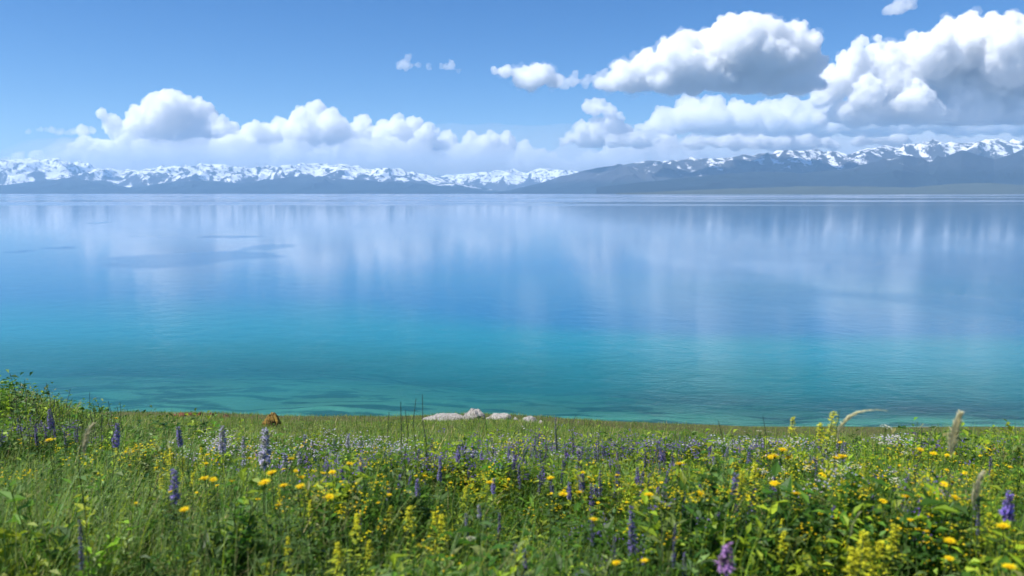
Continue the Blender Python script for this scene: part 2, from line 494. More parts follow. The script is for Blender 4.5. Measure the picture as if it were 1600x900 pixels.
def build_clouds():
    D = .0135
    build_cloud('cumulus_cloud', [(1150, 73, 44), (1108, 85, 40), (1190, 88, 44), (1240, 82, 36), (1268, 98, 22), (1062, 95, 34), (1014, 105, 26), (974, 112, 18), (1150, 108, 34), (1220, 112, 30), (1092, 110, 28)],
                14500, D, 'large white cumulus cloud with grey belly, highest above the right mountains', 141, (940, 1290, 20), seed=3, fringe=.12)
    build_cloud('cumulus_cloud', [(842, 120, 19), (816, 118, 15), (792, 112, 10), (864, 126, 13), (774, 112, 5), (826, 128, 14)], 15500, D * .9, 'small white cloud directly left of the largest high cumulus', 143, seed=4, flat=.5, fringe=.12)
    build_cloud('cloud_wisp', [(900, 124, 10), (918, 122, 9), (932, 126, 11), (880, 128, 7), (948, 118, 9), (912, 132, 8)], 15200, D * .35, 'thin wisp bridging the small cloud and the largest cumulus', None, seed=5, kids=5, disp=1.3)
    build_cloud('cloud_wisp', [(638, 99, 9), (652, 102, 6), (626, 98, 5), (668, 103, 5), (704, 104, 9), (716, 110, 6), (692, 103, 5)], 15500, D * .3, 'pair of tiny cloud wisps alone in the blue sky centre', None, seed=6, kids=5, disp=1.3)
    build_cloud('cloud_wisp', [(1405, 10, 13), (1390, 14, 7), (1422, 8, 8)], 14500, D * .4, 'tiny cloud wisp at the top edge of the sky on the right', None, seed=8, kids=5)
    build_cloud('cumulus_cloud', [(1500, 76, 42), (1560, 90, 50), (1445, 90, 36), (1395, 100, 34), (1345, 106, 30), (1610, 108, 52), (1660, 112, 48), (1350, 64, 9), (1372, 60, 6), (1335, 70, 6), (1480, 120, 40), (1400, 130, 28), (1550, 134, 38), (1318, 128, 22), (1640, 135, 46), (1296, 118, 16), (1305, 140, 20),
                                  (1345, 152, 26), (1420, 160, 28), (1500, 162, 32), (1580, 165, 32), (1650, 165, 32), (1285, 152, 18)],
                17000, D, 'broad heaped cumulus cloud running out of frame at right', 192, (1280, 1680, 22), seed=9, fringe=.12)
    build_cloud('stratocumulus_cloud', [(1080, 174, 22), (1110, 184, 28), (1052, 196, 24), (1150, 184, 24), (1205, 178, 22), (1255, 180, 20), (1330, 180, 22), (1400, 180, 24), (1470, 180, 24), (1550, 180, 26), (1620, 176, 30), (1700, 176, 30), (1020, 208, 14), (1090, 200, 20), (1290, 168, 20), (1350, 166, 22), (1230, 168, 16), (1450, 168, 22), (1570, 165, 24)],
                24000, D * .4, 'long grey layered cloud bank below the right cumulus clouds', 208, (1000, 1760, 24), seed=10, flat=.85)
    build_cloud('cumulus_cloud', [(934, 168, 12), (918, 164, 9), (950, 174, 11), (955, 196, 18), (908, 204, 13), (935, 206, 20), (890, 212, 8), (975, 206, 14)], 27000, D * .5, 'small double-towered cloud above the middle of the far shore', 226, (880, 1030, 13), seed=11)
    build_cloud('cumulus_cloud', [(1185, 212, 13), (1225, 207, 15), (1265, 215, 12), (1150, 219, 10), (1295, 221, 9)], 31500, D * .5, 'low white cloud row resting behind the right snowy ridge', 232, (1060, 1310, 12), seed=12)
    build_cloud('cumulus_cloud', [(1352, 208, 11), (1380, 210, 11), (1412, 205, 12), (1395, 214, 11)], 31500, D * .5, 'low small white cloud over the right mountain saddle', 228, (1335, 1430, 11), seed=13)
    build_cloud('cumulus_cloud', [(272, 178, 30), (242, 168, 18), (266, 159, 16), (300, 174, 22), (218, 194, 24), (172, 196, 16), (160, 180, 8), (326, 190, 16), (345, 208, 24), (130, 206, 9), (300, 215, 30), (240, 215, 26), (190, 212, 20), (390, 212, 20)],
                41000, D * .36, 'tallest cumulus tower above the left snowy mountains', 262, (90, 460, 26), seed=14, vox=1.9)
    build_cloud('cumulus_cloud', [(490, 186, 22), (472, 184, 17), (522, 200, 24), (560, 208, 24), (440, 204, 18), (420, 212, 18), (622, 196, 14), (645, 204, 18), (602, 214, 22), (480, 214, 28), (668, 212, 16)],
                42000, D * .36, 'white cumulus heap above the left mountains, right of the tallest tower', 264, (400, 760, 26), seed=15, vox=1.9)
    build_cloud('cumulus_cloud', [(700, 222, 16), (735, 222, 13), (764, 226, 18), (790, 224, 16), (820, 236, 14), (686, 230, 14), (750, 236, 16), (845, 243, 10)],
                42500, D * .36, 'low white cumulus row above the valley between both ranges', 268, (670, 900, 18), seed=16, vox=1.9)
    build_cloud('cloud_wisp', [(46 + i * 6.5, 205 - 2.5 * math.sin(i * .5), 3.4 + .22 * i) for i in range(16)], 41000, D * .12, 'thin level cloud streak left of the tallest cumulus tower', None, seed=19, kids=4, vox=1.2, disp=.8)
    build_cloud('cumulus_cloud', [(30, 252, 12), (60, 248, 10), (100, 250, 14), (140, 246, 13), (-40, 246, 18)], 43000, D * .36, 'faint low cloud at the left edge behind the snowy mountains', 268, (-160, 240, 14), seed=17, vox=1.9)
    build_cloud('cumulus_cloud', [(1000, 232, 16), (1040, 226, 18), (960, 238, 14), (1080, 232, 16), (920, 246, 10)], 43000, D * .36, 'pale low cloud resting above the middle mountain slopes', 266, (880, 1140, 16), seed=18, vox=1.9)
    # thin veils of stratus behind the heaps
    def veil(dist, top_px, zbot_py, jag, dens, label, seed, thick):
        xs_px = np.linspace(-500, 2100, 180)
        P = np.array(top_px, float)
        rs = np.random.default_rng(seed)
        zt = np.interp(xs_px, P[:, 0], P[:, 1]) + jag * fbm(xyz(xs_px / 60, 0 * xs_px, seed * .7), 4)
        bm = bmesh.new(); rows = []
        for px, py in zip(xs_px, zt):
            x = (px - 800) / FPX / CP * dist
            top = tan_of(min(py, zbot_py - 1)) * dist; zb = tan_of(zbot_py) * dist
            mid = zb + (top - zb) * .6
            rows.append([bm.verts.new(c) for c in ((x, 0, zb), (x, 0, mid), (x, thick * .3, top), (x, thick * .7, top), (x, thick, mid), (x, thick, zb))])
        for a, b in zip(rows[:-1], rows[1:]):
            for k in range(6):
                bm.faces.new((a[k], b[k], b[(k + 1) % 6], a[(k + 1) % 6]))
        bm.faces.new(rows[0]); bm.faces.new(rows[-1][::-1])
        bmesh.ops.recalc_face_normals(bm, faces=bm.faces)
        me = bpy.data.meshes.new('stratus_cloud'); bm.to_mesh(me); bm.free()
        tag(link('stratus_cloud', me, mat_cloud(dens, .2, 'thin stratus'), loc=(0, dist, 0)), label, 'cloud')
    veil(60000, [(-500, 215), (0, 235), (40, 214), (560, 200), (640, 191), (1000, 190), (1100, 196), (2100, 190)], 270, 3, .00012, 'thin pale stratus veil with a level top edge behind the middle clouds', 3, 4000)
    veil(36500, [(-500, 236), (0, 244), (60, 236), (150, 222), (300, 212), (420, 222), (560, 218), (690, 226), (860, 228), (960, 216), (1100, 204), (1300, 200), (2100, 200)], 272, 20, .00058, 'white bank of low cloud lying along the horizon behind the mountains', 5, 2600)

def build_haze():
    bm = bmesh.new()
    bmesh.ops.create_cube(bm, size=1)
    me = bpy.data.meshes.new('haze')
    lo = np.array([-32500, -1200, -9.0]); hi = np.array([32500, 27200, 1180.0])
    for v in bm.verts:
        v.co = Vector(np.where(np.array(v.co) > 0, hi, lo))
    bm.to_mesh(me); bm.free()
    s = NT('haze')
    pv = s.n('ShaderNodeVolumePrincipled')
    pv.inputs['Color'].default_value = (.42, .70, 1.0, 1)
    pv.inputs['Density'].default_value = HAZE
    pv.inputs['Anisotropy'].default_value = 0.1
    s.t.links.new(pv.outputs[0], s.out.inputs['Volume'])
    tag(link('haze', me, s.m), kind='stuff')
HAZE = 4.2e-5

# ------------------------------------------------------------------ vegetation helpers
def mat_veg(name, rough=.55, transl=.35, attr=True, col=None, spec=.25):
    s = NT(name)
    if attr:
        c = s.attr('tint').outputs['Color']
    else:
        n = s.noise(60.0, 3, .6, s.coord())
        c = s.mix(n, tuple(v * .75 for v in col), tuple(min(1, v * 1.2) for v in col))
    b = s.n('ShaderNodeBsdfPrincipled', Roughness=rough); s.set(b, 'Base Color', c); s.set(b, 'Specular IOR Level', spec)
    t = s.n('ShaderNodeBsdfTranslucent'); s.set(t, 'Color', c)
    return s.surf(s.mixsh(transl, b.outputs[0], t.outputs[0]))

def scatter(n, y0, y1, power, half=.70, pad=.9, r=rng):
    """points over the slope in front of the camera; density falls with distance like y**-power"""
    yy = np.linspace(y0, y1, 600)
    pdf = yy ** -power * (2 * half * yy + 2 * pad)
    cdf = np.cumsum(pdf); cdf /= cdf[-1]
    y = np.interp(r.random(n), cdf, yy)
    x = (r.random(n) * 2 - 1) * (half * y + pad)
    return x, y

def veg_h(x, y):
    h = np.interp(y, [1.5, 3, 4.5, 7, 11, 24], [.34, .33, .27, .18, .11, .075])
    h = h * (1 + .55 * np.exp(-((x + 6.1) / 2.0) ** 2 - ((y - 8.6) / 2.8) ** 2))
    return h * (1 + .75 * np.clip(fbm(xyz(x * 1.3, y * 1.3, 4.4), 3), -.6, .75))

def pick(pal, w, n, r=rng, jit=.18):
    pal = np.array(pal); w = np.array(w, float); w = w / w.sum(-1, keepdims=True)
    if w.ndim == 1:
        k = r.choice(len(pal), n, p=w)
    else:
        k = (r.random(n)[:, None] > np.cumsum(w, 1)).sum(1)
        k = np.minimum(k, len(pal) - 1)
    return pal[k] * np.exp(r.normal(0, jit, (n, 1))) * np.exp(r.normal(0, .06, (n, 3)))

def blades(x, y, h, w, bend, az, tint, segs=3, droop=0.0):
    """curved tapering grass blades joined into arrays"""
    n = len(x)
    z = land_z(x, y) - .01
    ts = np.linspace(0, 1, segs + 1)
    dx, dy = np.cos(az), np.sin(az)
    V = np.zeros((n, 2 * segs + 1, 3), np.float32)
    for i, t in enumerate(ts):
        out = bend * h * t ** 1.8
        zz = h * (t - .42 * bend * t ** 2.2 - droop * t ** 3)
        cx, cyy, cz = x + dx * out, y + dy * out, z + zz
        ww = w * .5 * (1 - t) ** .6 * (.7 + .6 * min(t * 3, 1) * (1 - .3 * t))
        if i < segs:
            V[:, 2 * i] = np.stack([cx - dy * ww, cyy + dx * ww, cz], -1)
            V[:, 2 * i + 1] = np.stack([cx + dy * ww, cyy - dx * ww, cz], -1)
        else:
            V[:, 2 * segs] = np.stack([cx, cyy, cz], -1)
    f = []
    for i in range(segs - 1):
        a = 2 * i
        f += [(a, a + 1, a + 3), (a, a + 3, a + 2)]
    f.append((2 * segs - 2, 2 * segs - 1, 2 * segs))
    f = np.array(f, np.int32)
    nv = 2 * segs + 1
    F = (f[None] + (np.arange(n) * nv)[:, None, None]).reshape(-1, 3)
    C = np.repeat(tint, nv, 0)
    return V.reshape(-1, 3), F, C

def stamp(protos, x, y, scale, tint, tilt=.15, r=rng, z=None):
    """copies of small prototype meshes (V, F, vertex tint factor) joined into arrays"""
    n = len(x)
    if z is None:
        z = land_z(x, y) - .01
    which = r.integers(0, len(protos), n)
    Vs, Fs, Cs = [], [], []; off = 0
    for k, (pv, pf, pc) in enumerate(protos):
        m = np.where(which == k)[0]
        if not len(m): continue
        a = r.random(len(m)) * 6.283; ca, sa = np.cos(a), np.sin(a)
        V = pv[None] * scale[m][:, None, None]
        X = V[..., 0] * ca[:, None] - V[..., 1] * sa[:, None]
        Y = V[..., 0] * sa[:, None] + V[..., 1] * ca[:, None]
        tx = r.normal(0, tilt, len(m)); ty = r.normal(0, tilt, len(m))
        Z = V[..., 2]
        X = X + Z * tx[:, None] + x[m][:, None]; Y = Y + Z * ty[:, None] + y[m][:, None]
        Z = Z + z[m][:, None]
        Vs.append(np.stack([X, Y, Z], -1).reshape(-1, 3))
        Fs.append((pf[None] + (np.arange(len(m)) * len(pv))[:, None, None]).reshape(-1, 3) + off)
        Cs.append((tint[m][:, None, :] * pc[None]).reshape(-1, 3)); off += len(m) * len(pv)
    return np.concatenate(Vs), np.concatenate(Fs), np.concatenate(Cs)

class MB:
    """collects triangles of one part"""
    def __init__(s): s.V = []; s.F = []; s.C = []; s.n = 0
    def add(s, v, f, c=(1, 1, 1)):
        v = np.asarray(v, float); s.V.append(v); s.F.append(np.asarray(f, int) + s.n); s.n += len(v)
        s.C.append(np.tile(np.asarray(c, float), (len(v), 1)))
    def leaf(s, base, d, L, W, fold=.25, droop=.3, c=(1, 1, 1), up=(0, 0, 1)):
        d = np.asarray(d, float); d /= np.linalg.norm(d)
        side = np.cross(d, up); side /= np.linalg.norm(side) + 1e-9
        nn = np.cross(side, d)
        b = np.asarray(base, float)
        m = b + d * L * .45 + nn * fold * -W * .5
        tip = b + d * L - np.array([0, 0, 1]) * droop * L
        s.add([b, m + side * W * .5 + nn * fold * W, tip, m - side * W * .5 + nn * fold * W, m], [(0, 1, 4), (1, 2, 4), (2, 3, 4), (3, 0, 4)], c)
    def leaf2(s, base, d, L, W, droop=.3, c=(1, 1, 1)):
        d = np.asarray(d, float); d /= np.linalg.norm(d)
        side = np.cross(d, (0, 0, 1)); side /= np.linalg.norm(side) + 1e-9
        b = np.asarray(base, float); nn = np.cross(side, d)
        m = b + d * L * .45 + nn * W * .12
        s.add([b, m + side * W * .5, b + d * L - np.array([0, 0, 1]) * droop * L, m - side * W * .5], [(0, 1, 2), (0, 2, 3)], c)
    def tube(s, pts, rad, sides=5, c=(1, 1, 1)):
        pts = np.asarray(pts, float); V = []
        for i, p in enumerate(pts):
            d = pts[min(i + 1, len(pts) - 1)] - pts[max(i - 1, 0)]; d /= np.linalg.norm(d) + 1e-9
            a = np.cross(d, (.3, 1, .1)); a /= np.linalg.norm(a); b = np.cross(d, a)
            r = rad[i] if hasattr(rad, '__len__') else rad
            for k in range(sides):
                t = 2 * math.pi * k / sides
                V.append(p + (a * math.cos(t) + b * math.sin(t)) * r)
        F = []
        for i in range(len(pts) - 1):
            for k in range(sides):
                a0 = i * sides + k; a1 = i * sides + (k + 1) % sides
                F += [(a0, a1, a1 + sides), (a0, a1 + sides, a0 + sides)]
        s.add(V, F, c)
    def blob(s, c0, r, sub=1, jit=.0, c=(1, 1, 1), rr=random):
        v, f = ICO[sub]
        v = v * np.asarray(r) * (1 + np.random.default_rng(rr.randint(0, 9999)).normal(0, jit, (len(v), 1)))
        s.add(v + np.asarray(c0), f, c)
    def arrays(s): return np.concatenate(s.V), np.concatenate(s.F), np.concatenate(s.C)
    def mesh(s, name, tint=(1, 1, 1), smooth=False):
        v, f, c = s.arrays()
        me = mesh_from(name, v, f, smooth); set_col(me, c * np.asarray(tint)); return me

def unit_dir(a, e):
    return np.array([math.cos(a) * math.cos(e), math.sin(a) * math.cos(e), math.sin(e)])

# palettes (albedo)
G_DARK, G_MID, G_YEL, G_PALE, G_STRAW, G_OLIVE = (.050, .125, .014), (.105, .230, .020), (.28, .38, .020), (.22, .32, .09), (.38, .34, .15), (.165, .210, .045)

def zone_weights(x, y):
    """how the greens are mixed over the meadow"""
    u = x / y
    a = fbm(xyz(x * .55, y * .55, 2.2), 3); b = fbm(xyz(x * 1.3, y * 1.3, 6.6), 3)
    far = sstep(6, 12, y)
    dark = .30 + .5 * np.clip(a, -.4, .6) + .12 * sstep(.1, .5, u) * (1 - far)
    mid = .40 + 0 * u
    yel = .26 + .6 * np.clip(b, -.4, .8) + .10 * sstep(-.3, .1, u)
    pale = .16 + .5 * sstep(-.2, -.5, u) * (1 - far) + .10 * far
    straw = .05 + .13 * far + .2 * np.clip(-a, 0, .5)
    olive = .10 + .75 * far
    return np.clip(np.stack([dark, mid, yel, pale, straw, olive], -1), .01, None)
PAL = [G_DARK, G_MID, G_YEL, G_PALE, G_STRAW, G_OLIVE]

def stuff_obj(name, arr, mat, label=None):
    V, F, C = arr
    me = mesh_from(name, V, F); set_col(me, np.clip(C, 0, .95))
    o = link(name, me, mat)
    tag(o, kind='stuff', label=label)
    return o

def forb_proto(r, n_leaf, big=1.0, spread=1.0, wide=1.0, stalk=True):
    """leafy herb of height 1"""
    m = MB()
    stems = r.randint(2, 4)
    for s_ in range(stems):
        a0 = r.uniform(0, 6.28); lean = r.uniform(.05, .38) * spread; hh = r.uniform(.7, 1.0)
        top = np.array([math.cos(a0) * lean, math.sin(a0) * lean, hh])
        if stalk: m.tube([(0, 0, 0), top * .55 * np.array([.8, .8, 1]), top], [.007, .006, .003], 3, (.9, .85, .8))
        k = n_leaf // stems
        for i in range(k):
            t = .18 + .82 * (i + r.random()) / k
            p = top * t
            d = unit_dir(i * 2.4 + r.uniform(-.4, .4), r.uniform(.05, .9))
            L = big * r.uniform(.10, .20) * (1.2 - .55 * t)
            m.leaf2(p, d, L, L * wide * r.uniform(.30, .48), r.uniform(0, .4), np.ones(3) * r.uniform(.8, 1.25))
    return m.arrays()

def build_meadow():
    grass_m = mat_veg('grass blades', .5, .45)
    leaf_m = mat_veg('herb leaves', .5, .45, spec=.3)
    petal_m = mat_veg('tiny petals', .7, .3, spec=.1)
    # --- grass
    parts = []
    for (n, y0, y1, pw, segs) in ((44000, 1.25, 5.0, .4, 4), (95000, 5.0, 11.0, 1.1, 2), (150000, 11.0, 25.5, 1.2, 1)):
        x, y = scatter(n, y0, y1, pw)
        h = veg_h(x, y) * np.clip(rng.lognormal(0, .33, n), .4, 1.55) * .95
        w = .0042 * np.clip(y / 4.5, .8, 4.5) * rng.lognormal(0, .25, n)
        az = rng.normal(.3, 1.3, n)
        bend = rng.uniform(.05, .75, n)
        parts.append(blades(x, y, h, w, bend, az, pick(PAL, zone_weights(x, y), n), segs))
    n = 3500                                                  # taller bents that break the outline of the crest
    x, y = scatter(n, 7.0, 24.5, .6)
    parts.append(blades(x, y, rng.uniform(.16, .36, n) * np.interp(y, [7, 24], [1, .9]), .006 * np.clip(y / 9, .8, 2.2), rng.uniform(.05, .5, n), rng.normal(.3, 1.2, n), pick([G_MID, G_STRAW, G_OLIVE, G_DARK], [.3, .2, .3, .2], n), 3))
    # long bleached grass at the lower left and scattered seed stalks
    n = 5200
    x, y = scatter(n, 1.7, 4.8, .4)
    keep = (x / y < -.12 - .25 * rng.random(n)) | (rng.random(n) < .07)
    x, y = x[keep], y[keep]; n = len(x)
    parts.append(blades(x, y, rng.uniform(.32, .50, n), .0036 * rng.lognormal(0, .2, n), rng.uniform(.2, .95, n), rng.normal(.2, .7, n), pick([G_PALE, G_STRAW, G_MID], [.6, .2, .3], n), 5, .12))
    off = 0; Vs, Fs, Cs = [], [], []
    for V, F, C in parts:
        Vs.append(V); Fs.append(F + off); Cs.append(C); off += len(V)
    stuff_obj('meadow_grass', (np.concatenate(Vs), np.concatenate(Fs), np.concatenate(Cs)), grass_m, 'green and straw coloured grass covering the slope above the lake')
    # --- leafy herbs
    r = random.Random(4)
    near = [forb_proto(r, 38) for _ in range(6)] + [forb_proto(r, 28, 1.4, 1.3, 1.15) for _ in range(5)]
    mid = [forb_proto(r, 18, 1.9, 1.3, 1.2, False) for _ in range(6)]
    far = [forb_proto(r, 9, 2.6, 1.5, 1, False) for _ in range(5)]
    out = []
    for protos, n, y0, y1, pw in ((near, 3300, 1.25, 5.0, .4), (mid, 6000, 5.0, 11.0, 1.0), (far, 9000, 11.0, 25.0, 1.1)):
        x, y = scatter(n, y0, y1, pw)
        u = x / y
        keep = rng.random(n) < np.clip(.35 + .75 * sstep(-.45, 0, u) + .5 * (y > 6), 0, 1)
        x, y = x[keep], y[keep]; n = len(x)
        wts = zone_weights(x, y); wts[:, 3] *= .3; wts[:, 4] *= .06; wts[:, 2] *= 1.3
        out.append(stamp(protos, x, y, veg_h(x, y) * rng.uniform(.75, 1.25, n), pick(PAL, wts, n)))
    n = 480                                                   # bushy plants on the hump
    x = rng.normal(-6.6, 1.2, n); y = rng.normal(8.2, 1.5, n)
    out.append(stamp(mid, x, y, rng.uniform(.22, .46, n), pick([G_DARK, G_MID, G_YEL], [.5, .4, .12], n)))
    off = 0; Vs, Fs, Cs = [], [], []
    for V, F, C in out:
        Vs.append(V); Fs.append(F + off); Cs.append(C); off += len(V)
    stuff_obj('leafy_herbs', (np.concatenate(Vs), np.concatenate(Fs), np.concatenate(Cs)), leaf_m, 'low leafy green herbs growing thickly through the meadow grass')
    # --- tiny blossoms in drifts: (px, py, spread px, spread py, count, size m)
    def tuft(r, k, size):
        m = MB()
        for i in range(k):
            c = np.array([r.gauss(0, .022), r.gauss(0, .022), r.uniform(-.035, .012)])
            for j in range(2):
                a = r.uniform(0, 3.14)
                d = unit_dir(a, r.uniform(-.3, .3)) * size; e = unit_dir(a + 1.57, r.uniform(-.3, .5)) * size
                m.add([c - d, c - e, c + d, c + e], [(0, 1, 2), (0, 2, 3)], np.ones(3) * r.uniform(.8, 1.15))
        return m.arrays()
    def drift(name, spots, pal, wts, size, label, seed):
        r = random.Random(seed); rr = np.random.default_rng(seed)
        protos = [tuft(r, r.randint(5, 10), size) for _ in range(6)]
        X, Y, Z = [], [], []
        for (px, py, sx, sy, cnt) in spots:
            for i in range(cnt):
                qx, qy = rr.normal(px, sx), rr.normal(py, sy)
                p = on_ray(qx, qy, None)
                if p is None: continue
                X.append(p[0]); Y.append(p[1]); Z.append(p[2])
        X, Y, Z = map(np.array, (X, Y, Z))
        sc_ = np.clip(Y / 4.5, .8, 3.0) * rr.uniform(.6, 1.2, len(X))
        stuff_obj(name, stamp(protos, X, Y, sc_, pick(pal, wts, len(X), rr, .12), .1, rr, Z), petal_m, label)
    YEL = [(.62, .52, .012), (.72, .55, .010), (.45, .46, .03)]
    drift('tiny_yellow_blossoms', [(235, 702, 30, 8, 25), (60, 690, 40, 10, 11), (30, 745, 26, 8, 8), (750, 745, 50, 14, 27), (930, 768, 60, 14, 36), (810, 692, 45, 6, 27), (1190, 742, 60, 22, 41),
                                   (1400, 730, 110, 22, 87), (1530, 735, 60, 26, 41), (1350, 800, 110, 40, 32), (1240, 700, 50, 10, 18), (1080, 765, 60, 20, 20), (560, 750, 60, 26, 18), (660, 800, 60, 25, 12),
                                   (480, 770, 50, 20, 13), (1460, 850, 90, 30, 18), (1000, 745, 50, 20, 18), (150, 720, 60, 20, 9), (350, 705, 30, 12, 9), (520, 700, 160, 14, 23), (1120, 705, 70, 8, 18), (880, 830, 120, 35, 6)],
          YEL, [.45, .25, .3], .0062, 'drifts of tiny yellow blossoms in the meadow', 5)
    drift('tiny_white_blossoms', [(590, 692, 34, 7, 70), (415, 702, 26, 13, 35), (350, 688, 14, 9, 40), (1300, 735, 32, 16, 28), (1230, 690, 60, 5, 25), (1390, 683, 18, 3, 40), (310, 712, 40, 10, 18), (1260, 730, 60, 20, 14),
                                  (1130, 690, 80, 6, 40), (760, 700, 120, 16, 40), (480, 690, 60, 10, 30)],
          [(.52, .50, .56), (.42, .40, .52), (.55, .54, .48)], [.4, .35, .25], .0055, 'drifts of tiny white and lilac blossoms in the meadow', 6)
    drift('tiny_violet_blossoms', [(840, 700, 90, 14, 150), (1010, 700, 90, 12, 120), (490, 722, 70, 16, 60), (690, 715, 70, 14, 60), (1200, 695, 100, 8, 70), (60, 668, 50, 9, 50), (1440, 770, 40, 26, 26), (950, 845, 60, 25, 22), (1500, 695, 90, 8, 40)],
          [(.16, .10, .36), (.22, .15, .42), (.10, .07, .22)], [.4, .3, .3], .0055, 'drifts of tiny violet blossoms in the meadow', 7)

_YS = np.concatenate([np.arange(1.3, 8, .02), np.arange(8, 24.3, .06)])
def on_ray(px, py, H):
    """the place where something of height H (None: as tall as the plants there) shows its top at a photo pixel"""
    d = ray(px, py)
    P = d[None] * _YS[:, None] + np.array([0, 0, EYE])
    h = P[:, 2] - land_z(P[:, 0], P[:, 1])
    tgt = H if H is not None else veg_h(P[:, 0], P[:, 1]) * 1.02
    k = np.where(h <= tgt)[0]
    if not len(k) or k[0] == 0: return None
    return P[k[0]]

# ------------------------------------------------------------------ flowers and other single plants
VM = {}
def part(name, me, parent, loc=(0, 0, 0), scale=(1, 1, 1), rz=0.0, rx=0.0):
    o = bpy.data.objects.new(name, me); COL.objects.link(o); o.parent = parent
    o.location = loc; o.scale = scale; o.rotation_euler = (rx, 0, rz)
    return o

def finish(me, key):
    me.materials.append(VM[key]); return me

def make_protos():
    VM['stem'] = mat_veg('stems', .6, .15); VM['leaf'] = mat_veg('plant leaves', .5, .35, spec=.35); VM['petal'] = mat_veg('petals', .65, .3, spec=.15); VM['dry'] = mat_veg('dry panicles', .7, .4)
    P = {}
    def stem(name, col, r0, seed, wob=.02):
        rr = random.Random(seed); m = MB()
        pts = [(rr.gauss(0, wob) * t * 1.0, rr.gauss(0, wob) * t, t) for t in (0, .2, .4, .6, .8)] + [(0, 0, 1)]
        m.tube(pts, [r0, r0 * .95, r0 * .9, r0 * .85, r0 * .8, r0 * .7], 5)
        return finish(m.mesh(name, col), 'stem')
    P['stem'] = [stem('stem', (.07, .11, .03), .0022, k) for k in range(3)]
    P['stem_dark'] = [stem('stem', (.05, .055, .045), .0026, k + 5) for k in range(2)]
    def leaves(n, L, W, col, seed, lo=.1, hi=.85, elev=(.1, .8)):
        rr = random.Random(seed); m = MB()
        for i in range(n):
            t = lo + (hi - lo) * (i + rr.random() * .6) / n
            l = L * rr.uniform(.7, 1.2) * (1.15 - .5 * t)
            m.leaf((0, 0, t), unit_dir(i * 2.4 + rr.uniform(-.3, .3), rr.uniform(*elev)), l, l * W, .15, rr.uniform(.1, .5), np.ones(3) * rr.uniform(.8, 1.2))
        return finish(m.mesh('leaves', col), 'leaf')
    P['leaves'] = [leaves(14, .075, .24, (.065, .12, .022), k) for k in range(3)]
    P['leaves_yel'] = [leaves(46, .055, .34, (.30, .36, .022), k + 9, .05, 1.0, (.2, 1.0)) for k in range(3)]
    P['leaves_bud'] = [leaves(16, .035, .3, (.06, .10, .03), k + 19, .35, 1.0, (.6, 1.3)) for k in range(2)]
    # composite flower: ray petals and a domed disc; width about 4.6 cm
    def daisy(seed):
        rr = random.Random(seed); m = MB(); n = rr.randint(15, 19)
        for lay in range(2):
            for i in range(n):
                a = 6.283 * (i + .5 * lay) / n + rr.uniform(-.07, .07)
                L = rr.uniform(.019, .023) * (1 - .12 * lay); e = rr.uniform(-.05, .30) + .15 * lay
                m.leaf(unit_dir(a, 0) * .004 + np.array([0, 0, .001 * lay]), unit_dir(a, e), L, .0060, .12, rr.uniform(-.05, .12), np.ones(3) * rr.uniform(.85, 1.1))
        m.tube([(0, 0, -.012), (0, 0, -.004), (0, 0, 0)], [.003, .006, .008], 7, (.12, .25, .6))
        return finish(m.mesh('flower_head', (.86, .65, .008)), 'petal')
    def disc(seed):
        m = MB(); v, f = ICO[2]
        v = v * np.array([.0085, .0085, .005]) * (1 + np.random.default_rng(seed).normal(0, .05, (len(v), 1)))
        m.add(v + np.array([0, 0, .002]), f)
        return finish(m.mesh('disc', (.66, .38, .005)), 'petal')
    P['daisy'] = [daisy(k) for k in range(4)]; P['disc'] = [disc(k) for k in range(2)]
    # flower spikes: whorls of two-lipped florets; the tip of the spike is the origin
    def spike(seed, L, R, whorls, per, col, taper=.5, loose=.15, dark=.25):
        rr = random.Random(seed); m = MB()
        m.tube([(0, 0, -L), (0, 0, -L * .5), (0, 0, 0)], [.0028, .0024, .001], 5, (.45, .9, .35))
        for w in range(whorls):
            t = w / (whorls - 1)
            z = -L * (1 - t); rad = R * (1 - taper * t) * (.75 + .25 * min(1, t * 6))
            for i in range(per):
                if rr.random() < .12: continue
                a = 6.283 * (i + .5 * (w % 2)) / per + rr.uniform(-loose, loose) * 2
                d = unit_dir(a, rr.uniform(.1, .75)); q = rad * rr.uniform(.75, 1.15)
                c = np.ones(3) * (rr.uniform(.75, 1.3)) if rr.random() > dark else np.array([.45, .5, .35])
                b = np.array([0, 0, z + rr.gauss(0, L / whorls * .3)])
                m.leaf(b + d * q * .15, d, q, q * .48, .3, .15, c)
                m.leaf(b + d * q * .45, unit_dir(a, -.4), q * .5, q * .5, .2, .2, c * 1.15)
        return finish(m.mesh('flower_spike', col), 'petal')
    VIO, PALE, DARK, PINK = (.22, .19, .42), (.46, .44, .56), (.14, .12, .26), (.36, .20, .42)
    P['vio'] = [spike(k, .125, .030, 12, 8, VIO) for k in range(3)]
    P['vio_vivid'] = [spike(k + 4, .10, .032, 10, 9, (.29, .21, .60)) for k in range(2)]
    P['vio_pink'] = [spike(k + 6, .075, .036, 7, 9, PINK) for k in range(1)] + [spike(8, .075, .036, 7, 9, (.27, .15, .55))]
    P['vio_slim'] = [spike(k + 10, .19, .014, 20, 6, DARK, .4) for k in range(3)]
    P['vio_mid'] = [spike(k + 14, .16, .019, 15, 7, (.17, .14, .32), .45) for k in range(3)]
    P['vio_pale'] = [spike(k + 20, .15, .036, 13, 8, PALE, .45, .3) for k in range(2)]
